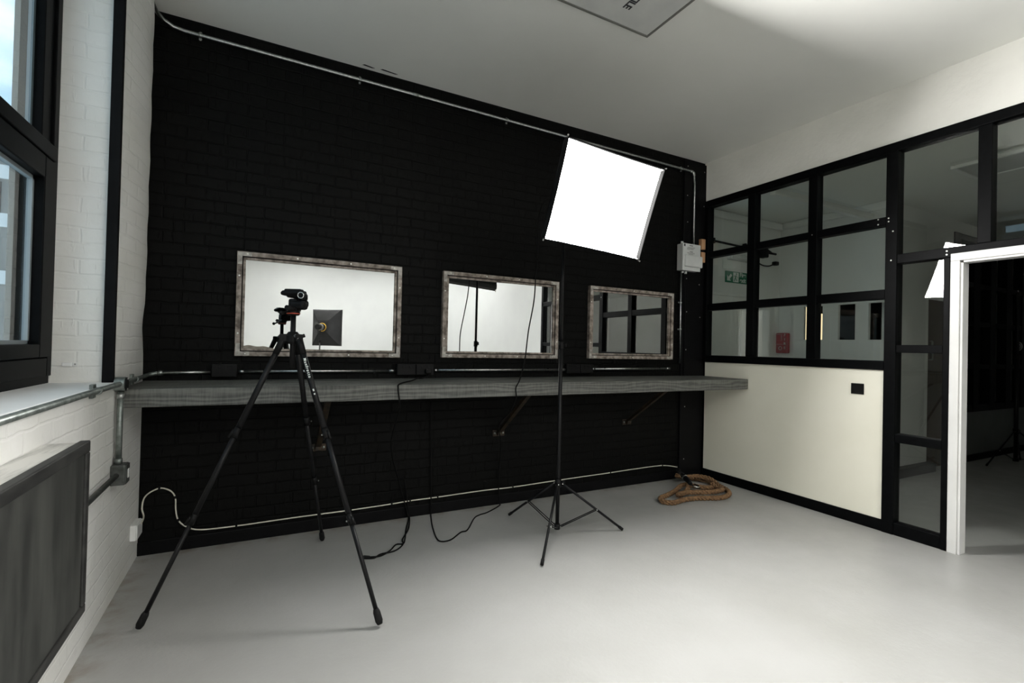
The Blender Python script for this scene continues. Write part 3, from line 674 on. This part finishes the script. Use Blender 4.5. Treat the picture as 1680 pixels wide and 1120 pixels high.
def softbox(c, ex, ez, en, W, H, dep, dm, label, body_drop=.12, ring='gold', stand_top=None):
    """c centre of the front, ex across, ez up, en backwards"""
    c = Vector(c); ex = Vector(ex).normalized(); ez = Vector(ez).normalized(); en = Vector(en).normalized()
    P = lambda u, v, d: c+ex*u+ez*v+en*d
    t = thing('softbox_light', tuple(P(0, 0, dep+.06)), label, 'studio light', 'softboxes on light stands')
    # fabric shell: front lip, bowed sides to the speed ring
    m = MB(); n = 8; lip = .042
    k_ = dep/.40; secs = [(1, 1, -lip), (1, 1, 0), (.95, .95, .05*k_), (.80, .80, .14*k_), (.57, .57, .26*k_), (.38, .38, .35*k_), (.13, .13, dep)]
    rings = []
    for su, sv, d in secs:
        w2, h2 = W/2*su, H/2*sv; ring_ = []
        for s in range(4):
            a = [(-1, -1), (1, -1), (1, 1), (-1, 1)][s]; bq = [(1, -1), (1, 1), (-1, 1), (-1, -1)][s]
            for k in range(n):
                f = k/n; u = a[0]+(bq[0]-a[0])*f; v = a[1]+(bq[1]-a[1])*f
                sag = 1-.035*math.sin(PI*f)*(1 if d > .06 else .35)
                ring_.append(m.bm.verts.new(P(u*w2*sag, v*h2*sag, d)))
        rings.append(ring_)
    for a, bq in zip(rings, rings[1:]):
        for k in range(4*n):
            f = m.bm.faces.new((a[k], a[(k+1) % (4*n)], bq[(k+1) % (4*n)], bq[k])); f.smooth = k % n not in (0, n-1) and False
    m.build('fabric_shell', 'fabric', t)
    m = MB(); e = .010
    ed = [(-1, -1), (1, -1), (1, 1), (-1, 1)]
    pl = []
    for s in range(4):
        a, bq = ed[s], ed[(s+1) % 4]
        for k in range(n):
            f = k/n; sag = 1-.012*math.sin(PI*f); pl.append(P((a[0]+(bq[0]-a[0])*f)*W/2*sag, (a[1]+(bq[1]-a[1])*f)*H/2*sag, -lip))
    m.tube(pl, .0045, 6, closed=True); m.build('edge_binding', 'inner_lip', t)
    m = MB()
    for s in range(4):
        a, bq = ed[s], ed[(s+1) % 4]
        for k in range(n):
            f0, f1 = k/n, (k+1)/n; g = lambda f: 1-.012*math.sin(PI*f)-.006
            c0 = ((a[0]+(bq[0]-a[0])*f0)*W/2*g(f0), (a[1]+(bq[1]-a[1])*f0)*H/2*g(f0)); c1 = ((a[0]+(bq[0]-a[0])*f1)*W/2*g(f1), (a[1]+(bq[1]-a[1])*f1)*H/2*g(f1))
            m.quad(P(*c0, -lip), P(*c1, -lip), P(*c1, .0), P(*c0, .0))
    m.build('inner_lip', 'inner_lip', t)
    m = MB(); s_ = .992
    pl = []
    for s in range(4):
        a, bq = ed[s], ed[(s+1) % 4]
        for k in range(n):
            f = k/n; sag = 1-.012*math.sin(PI*f)
            pl.append(((a[0]+(bq[0]-a[0])*f)*W/2*s_*sag, (a[1]+(bq[1]-a[1])*f)*H/2*s_*sag))
    vs = [m.bm.verts.new(P(u, v, -.006)) for u, v in pl]; cv = m.bm.verts.new(P(0, 0, -.012))
    for k in range(len(vs)): m.bm.faces.new((vs[k], vs[(k+1) % len(vs)], cv))
    m.build('diffuser', dm, t)
    for u, v in ed: MB().tube([P(u*W/2*.97, v*H/2*.97, -.01), P(u*W/2*1.025, v*H/2*1.03, -lip-.004)], .005, 8).build('rod_tip', 'grey_lock', t)
    MB().lathe(P(0, 0, dep-.01), en, [(.090, 0), (.094, .006), (.094, .022), (.072, .030)], 28).build('speed_ring', 'fabric', t)
    MB().torus(P(0, 0, dep+.022), en, .078, .007, 28, 8).build('gold_ring', ring, t)
    body = MB().lathe(P(0, 0, dep+.02), en, [(.066, 0), (.066, .05), (.060, .055), (.060, .19), (.055, .20), (.040, .205)], 24).build('lamp_body', 'bk_plastic', t)
    for k in range(3): MB().torus(P(0, 0, dep+.085+.03*k), en, .0605, .003, 24, 6).build('cooling_ring', 'grey_lock', body)
    if stand_top is not None:
        s0 = Vector(stand_top); q = P(0, 0, dep+.09)
        m = MB(); m.tube([s0-V(0, 0, .06), s0+V(0, 0, .004)], .018, 14); m.tube([s0+V(0, 0, .0), q-ez*.055], .014, 12)
        m.build('tilt_bracket', 'bk_plastic', t)
        MB().tube([s0-V(0, 0, .02), s0-V(.04, .01, .02)], .008, 10).build('tilt_lever', 'bk_plastic', t)
    return t
cs = [V(1.559, 2.340, 2.572), V(2.310, 2.331, 2.520), V(2.274, 2.518, 1.952), V(1.522, 2.527, 2.004)]
cc = (cs[0]+cs[1]+cs[2]+cs[3])/4
ex = (cs[1]-cs[0]+cs[2]-cs[3]).normalized(); ez0 = (cs[0]-cs[3]+cs[1]-cs[2]); ez = (ez0-ex*ez0.dot(ex)).normalized()
en = ez.cross(ex).normalized()
if en.y < 0: en = -en
softbox(cc+en*.042, ex, ez, en, .753, .599, .40, 'diffuser', 'glowing white softbox tilted on the light stand in front of the black wall', stand_top=(lx, ly, 2.285))
# second softbox far behind, seen only in the left mirror
nb = V(-.52, .85, 0).normalized(); exb = V(nb.y, -nb.x, 0)
cb = V(1.17, -3.14, 1.635)
q = cb+nb*.29
softbox(cb, exb, V(0, 0, 1), nb, .60, .74, .19, 'diffuser_rear', 'black backed softbox facing the white cove, reflected in the left mirror', stand_top=(q.x, q.y, 1.52))
light_stand(q.x, q.y, [1.2, 3.3, 5.4], .45, 1.54, 'light stand under the softbox that faces the white cove')
# cord of the glowing softbox, over the shelf to the floor
cp = [tuple(cc+en*.60), (1.86, 3.03, 2.45), (1.79, 3.03, 2.36), (1.762, 3.02, 2.22), (1.765, 3.015, 2.05), (1.752, 3.02, 1.85), (1.730, 3.0, 1.67), (1.690, 3.0, 1.45), (1.678, 3.02, 1.25), (1.655, 3.05, 1.10), (1.64, 3.075, 1.04), (1.645, 3.08, .96), (1.66, 3.2, .85), (1.72, 3.50, .70), (1.79, 3.60, .52), (1.80, 3.645, .2), (1.807, 3.635, .03), (1.80, 3.62, .007), (1.642, 3.51, .007), (1.565, 3.483, .007), (1.49, 3.428, .007), (1.354, 3.232, .007), (1.293, 3.209, .007), (1.185, 3.115, .007), (1.115, 3.113, .007), (1.104, 3.186, .007), (1.148, 3.413, .007), (1.205, 3.62, .007), (1.212, 3.645, .03), (1.21, 3.655, .3), (1.19, 3.655, .9)]
t = tag(MB().tube(spline(cp, 6), .0048, 8).build('power_cord', 'cable_black'), 'black power cord hanging from the glowing softbox over the shelf edge to the floor', 'cord')
t = thing('power_cord', (1.06, D-.05, 1.13), 'black plug cord from the double socket, lying doubled on the floor behind the tripod', 'cord')
cp = [(1.155, 3.60, 1.128), (1.145, 3.585, 1.10), (1.10, 3.58, 1.083), (1.054, 3.57, 1.081), (.953, 3.36, 1.081), (.80, 3.10, 1.081), (.785, 3.080, 1.05), (.795, 3.078, .97), (.81, 3.14, .90), (.85, 3.5, .6), (.95, 3.64, .3), (1.025, 3.645, .04), (1.020, 3.60, .008), (.955, 3.42, .007), (.905, 3.26, .007), (.870, 3.18, .007), (.826, 3.188, .007), (.768, 3.11, .008), (.70, 3.055, .008), (.64, 3.06, .008), (.60, 3.075, .008)]
MB().tube(spline(cp, 6), .0048, 8).build('sheath', 'cable_black', t)
cp = [(.60, 3.062, .008), (.65, 3.04, .008), (.70, 3.07, .012), (.79, 3.09, .008), (.86, 3.15, .014), (.885, 3.25, .010), (.965, 3.40, .012), (1.03, 3.60, .010), (1.035, 3.648, .05), (1.0, 3.655, .3)]
MB().tube(spline(cp, 6), .0048, 8).build('sheath', 'cable_black', t)
MB().tube([(.575, 3.075, .011), (.60, 3.07, .011), (.63, 3.06, .011)], [.007, .0105, .006], 10).build('connector', 'rubber', t)
MB().box((1.125, D-.092, 1.115), (1.175, D-.053, 1.150), .008).build('plug', 'bk_plastic', t)

# ------------------------------------------------------------------ rope
t = thing('rope', (3.6, 3.2, 0), 'thick brown rope coiled on the floor in the corner by the cream panel', 'rope')
rp = [(3.74, 3.53, .080), (3.84, 3.56, .045), (3.96, 3.52, .028), (4.03, 3.42, .026), (3.99, 3.30, .028), (3.86, 3.21, .030), (3.71, 3.24, .050), (3.60, 3.31, .060), (3.45, 3.27, .030), (3.30, 3.22, .024), (3.18, 3.18, .024), (3.13, 3.10, .024), (3.19, 3.04, .024), (3.33, 3.06, .024), (3.48, 3.05, .024), (3.60, 3.00, .024), (3.72, 2.97, .024), (3.86, 3.01, .024), (3.96, 3.11, .024), (4.00, 3.23, .030), (4.00, 3.34, .066), (3.95, 3.44, .072), (3.85, 3.47, .070), (3.75, 3.42, .085), (3.64, 3.30, .110), (3.54, 3.20, .060), (3.42, 3.17, .028), (3.34, 3.13, .050), (3.42, 3.10, .068), (3.56, 3.04, .070), (3.70, 3.02, .066), (3.83, 3.06, .058), (3.89, 3.16, .034), (3.90, 3.24, .056)]
path = spline(rp, 14)
acc = [0.]
for a, bq in zip(path, path[1:]): acc.append(acc[-1]+(bq-a).length)
m = MB()
for k in range(3):
    st = []
    for i, p in enumerate(path):
        tg = (path[min(i+1, len(path)-1)]-path[max(i-1, 0)]).normalized()
        u = tg.cross(V(0, 0, 1)).normalized(); v = tg.cross(u)
        a = 2*PI*k/3+acc[i]*2*PI/.105
        st.append(p+(u*math.cos(a)+v*math.sin(a))*.0112)
    m.tube(st, .0120, 8)
m.build('strand', 'rope', t)
m = MB(); m.tube([(3.80, 3.565, .125), (3.74, 3.49, .120)], .019, 12); m.build('end_cap', 'rubber', t)
p0, p1 = V(3.70, 3.44, .130), V(3.57, 3.20, .105)
MB().tube([p0, p0+(p1-p0)*.25, p0+(p1-p0)*.6, p1], [.012, .026, .026, .018], 14).build('hook_sleeve', 'bk_metal', t)
MB().tube([p0+(p1-p0)*.3, p0+(p1-p0)*.52], .0275, 16).build('silver_band', 'chrome', t)
MB().tube([p1, p1+V(-.02, -.05, -.01), p1+V(.0, -.09, -.015), p1+V(.04, -.07, -.015), p1+V(.03, -.02, -.005)], .008, 10).build('snap_hook', 'chrome', t)

# ------------------------------------------------------------------ ceiling lights added out of view to brighten the cove and room
def ceil_light(x0, x1, y0, y1, z, label, m='led', fr='gloss_white'):
    t = thing('ceiling_light', ((x0+x1)/2, (y0+y1)/2, z), label, 'ceiling light')
    b = MB(); e = .03
    for a in ((x0, y0, x1, y0+e), (x0, y1-e, x1, y1), (x0, y0+e, x0+e, y1-e), (x1-e, y0+e, x1, y1-e)): b.box((a[0], a[1], z-.028), (a[2], a[3], z), .003)
    b.build('frame', fr, t); MB().box((x0+e, y0+e, z-.020), (x1-e, y1-e, z-.012)).build('diffuser', m, t); return t
ADDED_LED = [(.3, 1.5, -2.4, -1.8, 'lit ceiling panel above the cove, left of the two nearest'), (2.5, 3.7, -2.4, -1.8, 'lit ceiling panel above the cove, right of the two nearest'),
       (.3, 1.5, -4.6, -4.0, 'lit ceiling panel at the cove wall, on the window side'), (2.5, 3.7, -4.6, -4.0, 'lit ceiling panel at the cove wall, on the door side')]
for x0, x1, y0, y1, lb in ADDED_LED: ceil_light(x0, x1, y0, y1, HC, lb)

# ------------------------------------------------------------------ next room, seen through the glazing
OC = 3.05
struct(MB().box((RX+.1, YR-.2, OC), (10.7, 4.3, OC+.1)).build('ceiling_next', 'ceiling'))
NY = 4.04
struct(MB().box((RX+.1, NY, 0), (6.1, NY+.12, OC)).build('wall_north', 'white_wall'))
# wall with three narrow vision slots
b = MB(); ex0, ex1 = 6.1, 6.14
slots = [(3.48, 3.71), (3.115, 3.30), (2.80, 2.975)]
b.box((ex0, 2.70, 0), (ex1, NY, 1.512)); b.box((ex0, 2.70, 1.93), (ex1, NY, OC))
edges = [2.70, 2.80, 2.975, 3.115, 3.30, 3.48, 3.71, NY]
for k in range(0, 8, 2): b.box((ex0, edges[k], 1.512), (ex1, edges[k+1], 1.93))
struct(b.build('wall_east', 'white_wall'))
b = MB().box((6.22, 2.78, 0), (7.0, 2.90, OC)); b.box((6.99, 2.78, 2.02), (7.62, 2.90, OC)); b.box((7.62, 2.78, 2.9), (10.6, 2.90, OC))
struct(b.build('wall_inner', 'white_wall'))
struct(MB().box((6.085, 2.685, 0), (7.0, 2.78, .10), .006).build('baseboard_inner', 'frame_black'))
struct(MB().box((10.5, YR-.2, 0), (10.65, 4.3, OC)).build('wall_end', 'white_wall'))
struct(MB().box((6.1, 4.16, 0), (10.6, 4.28, OC)).build('wall_outer', 'dark_panel'))
struct(MB().box((RX, YR-.25, 0), (10.7, YR-.1, OC)).build('wall_south', 'white_wall'))
struct(MB().box((RX+.1, 2.93, 2.86), (6.1, 2.985, 2.93), .004).build('trim_3', 'white_wall'), 'white trunking across the next room')
struct(MB().box((RX+.1, NY-.05, OC-.09), (6.1, NY, OC), .02).box((6.05, 2.70, OC-.09), (6.1, NY-.05, OC), .02).build('trim_6', 'white_wall'))
# closed white door with its architrave on the far wall
d = sroot('door_2', (4.95, NY, 0))
MB().box((4.55, NY-.03, 1.955), (5.42, NY, 2.02), .006).box((4.52, NY-.045, 2.02), (5.45, NY, 2.05), .006).box((5.31, NY-.03, 0), (5.40, NY, 1.955), .006).box((4.55, NY-.03, 0), (4.62, NY, 1.955), .006).build('architrave', 'gloss_white', d)
MB().box((4.62, NY-.012, .005), (5.31, NY, 1.955)).build('leaf', 'gloss_white', d)
MB().tube([(4.70, NY-.06, 1.02), (4.80, NY-.06, 1.02)], .010, 10).tube([(4.70, NY-.06, 1.02), (4.70, NY-.01, 1.02)], .010, 10).build('handle', 'steel', d)
# brown door and dark glazed partition
d = sroot('door_3', (7.3, 2.8, 0))
MB().box((7.0, 2.80, .005), (7.60, 2.84, 2.02), .003).build('leaf', 'brown_wood', d)
MB().tube([(7.08, 2.77, 1.30), (7.08, 2.77, 1.52)], .011, 10).tube([(7.08, 2.77, 1.30), (7.08, 2.80, 1.30)], .009, 8).tube([(7.08, 2.77, 1.52), (7.08, 2.80, 1.52)], .009, 8).build('handle', 'steel', d)
w = sroot('window_3', (9.0, 2.8, 0))
MB().box((7.62, 2.79, .08), (10.5, 2.85, .635)).build('panel', 'dark_panel', w)
b = MB().box((7.62, 2.77, 0), (10.5, 2.87, .08)).box((7.62, 2.77, .635), (10.5, 2.87, .72)).box((7.62, 2.77, 2.83), (10.5, 2.87, 2.9))
for z in (1.19, 1.75, 2.25): b.box((7.62, 2.77, z), (10.5, 2.87, z+.06))
for x in (7.62, 8.18, 8.68, 9.2, 9.75, 10.3): b.box((x, 2.765, .635), (x+.17, 2.865, 2.9))
b.build('frame', 'frame_black', w)
MB().box((7.62, 2.84, .72), (10.5, 2.846, 2.83)).build('pane', 'glass', w)
struct(MB().box((7.0, 3.3, 0), (10.6, 3.4, OC)).build('wall_dark', 'black_paint'))
# oval sign on the dark partition
t = thing('oval_sign', (9.62, 2.76, 1.5), 'small pale oval emblem on the dark glazed partition beyond the doorway', 'sign')
m = MB(); m.tube([(9.64+.10*math.cos(2*PI*k/28), 2.762, 1.515+.055*math.sin(2*PI*k/28)) for k in range(28)], .006, 6, closed=True)
m.tube([(9.64+.045*math.cos(2*PI*k/20), 2.762, 1.515+.028*math.sin(2*PI*k/20)) for k in range(20)], .006, 6, closed=True); m.build('emblem', 'pvc_side', t)
# light stand beyond the doorway
light_stand(8.45, 2.44, [2.9, 4.6, .2], .50, 2.2, 'dark light stand beyond the doorway in front of the dark partition', .42, .022)
# emergency sign, luminaire, conduit with spot brackets, red fire box
t = thing('exit_sign', (5.3, NY, 2.27), 'green fire exit sign with white arrow over the door in the next room', 'sign')
sx0, sx1, sz0, sz1 = 5.03, 5.56, 2.195, 2.335
MB().box((sx0, NY-.012, sz0), (sx1, NY, sz1), .002).build('board', 'green', t)
ys = NY-.0125
m = MB(); m.prism([(5.055, ys, 2.215), (5.125, ys, 2.215), (5.102, ys, 2.238), (5.145, ys, 2.281), (5.122, ys, 2.304), (5.079, ys, 2.261), (5.055, ys, 2.285)], (0, -.001, 0)); m.build('arrow', 'sign_white', t)
m = MB(); m.box((5.165, ys-.001, 2.205), (5.265, ys, 2.325)); m.build('pictogram_panel', 'sign_white', t)
m = MB(); m.tube([(5.222, ys-.001, 2.307), (5.222, ys-.002, 2.307)], .010, 12)
for a in ([(5.225, 2.295), (5.205, 2.285), (5.195, 2.255), (5.212, 2.250)], [(5.195, 2.258), (5.212, 2.250), (5.235, 2.228), (5.228, 2.222)], [(5.195, 2.258), (5.204, 2.250), (5.190, 2.215), (5.178, 2.213)], [(5.222, 2.290), (5.226, 2.282), (5.250, 2.270), (5.246, 2.263)], [(5.207, 2.290), (5.200, 2.282), (5.178, 2.272), (5.176, 2.280)]):
    m.prism([(x, ys-.001, z) for x, z in a], (0, -.001, 0))
m.build('running_figure', 'green', t)
letters('lettering', 'Fire', .075, (5.285, ys, 2.300), (1, 0, 0), (0, 0, 1), 'sign_white', t, 'LEFT', .001, 1, .002)
letters('lettering', 'exit', .075, (5.285, ys, 2.232), (1, 0, 0), (0, 0, 1), 'sign_white', t, 'LEFT', .001, 1, .002)
t = thing('emergency_light', (5.3, NY-.03, 2.47), 'slim emergency luminaire above the green exit sign', 'luminaire')
MB().box((5.06, NY-.06, 2.475), (5.54, NY, 2.545), .006).build('housing', 'pvc', t); MB().box((5.08, NY-.075, 2.485), (5.52, NY-.06, 2.535), .008).build('lens', 'led_off', t)
t = tag(MB().box((4.98, NY-.004, 2.36), (5.16, NY, 2.47)).build('notice', 'sign_white'), 'plain white notice above the green exit sign', 'notice')
t = thing('conduit', (5.2, NY-.03, 2.66), 'black conduit run with bent outlets high on the wall of the next room', 'conduit')
MB().tube([(4.34, NY-.03, 2.68), (5.55, NY-.03, 2.645)], .013, 10).build('tube', 'bk_metal', t)
MB().tube([(5.55, NY-.03, 2.645), (5.62, NY-.05, 2.64), (5.70, NY-.09, 2.65), (5.76, NY-.10, 2.62)], .014, 10).box((5.64, NY-.11, 2.55), (5.71, NY-.02, 2.66), .01).tube([(5.70, NY-.08, 2.62), (5.86, NY-.10, 2.61)], .014, 10).build('outlet', 'bk_metal', t)
MB().tube(spline([(5.40, NY-.03, 2.50), (5.55, NY-.04, 2.49), (5.68, NY-.05, 2.455), (5.80, NY-.06, 2.46), (5.88, NY-.08, 2.50)]), .009, 8).box((5.85, NY-.11, 2.47), (5.92, NY-.05, 2.52), .01).build('cable', 'bk_metal', t)
for x in (4.78, 5.35): MB().box((x-.012, NY-.05, 2.635), (x+.012, NY, 2.70), .003).build('clip', 'bk_metal', t)
t = thing('fire_blanket_box', (6.05, 3.96, 1.34), 'red fire box with white lettering low in the corner of the next room', 'fire box')
MB().box((6.03, 3.885, 1.335), (6.101, 4.035, 1.60), .012, 3).build('case', 'fire_red', t)
for k, ch in enumerate('FIRE'): letters('lettering', ch, .048, (6.029, 3.912, 1.570-.055*k), (0, -1, 0), (0, 0, 1), 'sign_white', t, 'CENTER', .001)
m = MB()
for a in ((3.94, 4.02, 1.58, 1.583), (3.94, 4.02, 1.45, 1.453), (3.955, 3.958, 1.50, 1.575)): m.box((6.0285, a[0], a[2]), (6.030, a[1], a[3]))
m.torus((6.0295, 3.97, 1.40), (1, 0, 0), .022, .003, 20, 6); m.build('symbol', 'sign_white', t)
# glowing strips on a dark sheet, added for the lit doorway behind the slot
t = thing('strip_lamp', (6.55, 3.85, 0), 'warm lit strip lamps seen through the narrow slot nearest the corner', 'lamp')
MB().box((6.52, 3.62, .0), (6.58, 4.1, 2.3)).build('back_plate', 'bk_metal', t)
MB().box((6.49, 3.893, 1.42), (6.52, 3.943, 2.02), .006).build('tube', 'warm', t)
MB().box((6.49, 3.697, 1.42), (6.52, 3.748, 1.865), .006).build('tube', 'warm', t)
ceil_light(5.45, 5.95, .9, 2.02, OC, 'unlit square ceiling panel in the next room', 'led_off')
# faint daylight from the far windows of the next room
# ------------------------------------------------------------------ light
w = bpy.data.worlds.new('sky'); bpy.context.scene.world = w; w.use_nodes = True
nt = w.node_tree; bg = nt.nodes['Background']
tc = nt.nodes.new('ShaderNodeTexCoord'); nz = nt.nodes.new('ShaderNodeTexNoise'); nz.inputs['Scale'].default_value = 5; nz.inputs['Detail'].default_value = 7
mp = nt.nodes.new('ShaderNodeMapping'); mp.inputs['Scale'].default_value = (1, 1, 2.2); nt.links.new(tc.outputs['Generated'], mp.inputs['Vector']); nt.links.new(mp.outputs[0], nz.inputs['Vector'])
rp_ = nt.nodes.new('ShaderNodeValToRGB'); e = rp_.color_ramp.elements
e[0].position = .40; e[0].color = (.33, .50, .62, 1); e[1].position = .62; e[1].color = (.72, .82, .88, 1)
nt.links.new(nz.outputs['Fac'], rp_.inputs[0]); nt.links.new(rp_.outputs[0], bg.inputs['Color']); bg.inputs['Strength'].default_value = 2.1

def area(name, loc, rot, sx, sy, power, col=(1, 1, 1)):
    l = bpy.data.lights.new(name, 'AREA'); l.shape = 'RECTANGLE'; l.size = sx; l.size_y = sy; l.energy = power; l.color = col
    o = bpy.data.objects.new(name, l); C.objects.link(o); o.location = loc; o.rotation_euler = rot; return o

# ------------------------------------------------------------------ camera
cam = bpy.data.cameras.new('camera'); co = bpy.data.objects.new('camera', cam); C.objects.link(co)
yaw, pitch, roll, f = .479491646, .010263, .0237693, 788.833
fw = V(math.sin(yaw)*math.cos(pitch), math.cos(yaw)*math.cos(pitch), math.sin(pitch)); r0 = V(math.cos(yaw), -math.sin(yaw), 0); u0 = r0.cross(fw)
rr = r0*math.cos(roll)+u0*math.sin(roll); uu = u0*math.cos(roll)-r0*math.sin(roll)
mw = Matrix((rr, uu, -fw)).transposed().to_4x4(); mw.translation = V(0, 0, 1.34); co.matrix_world = mw
cam.sensor_width = 36; cam.lens = f*36/1680; cam.clip_start = .02
S = bpy.context.scene; S.camera = co
S.view_settings.view_transform = 'Standard'; S.view_settings.look = 'None'; S.view_settings.exposure = 0; S.view_settings.gamma = 1; S.view_settings.use_curve_mapping = False
S.cycles.use_denoising = True; S.cycles.max_bounces = 10; S.cycles.diffuse_bounces = 6; S.cycles.glossy_bounces = 6; S.cycles.transparent_max_bounces = 16
S.cycles.caustics_reflective = False; S.cycles.sample_clamp_indirect = 6
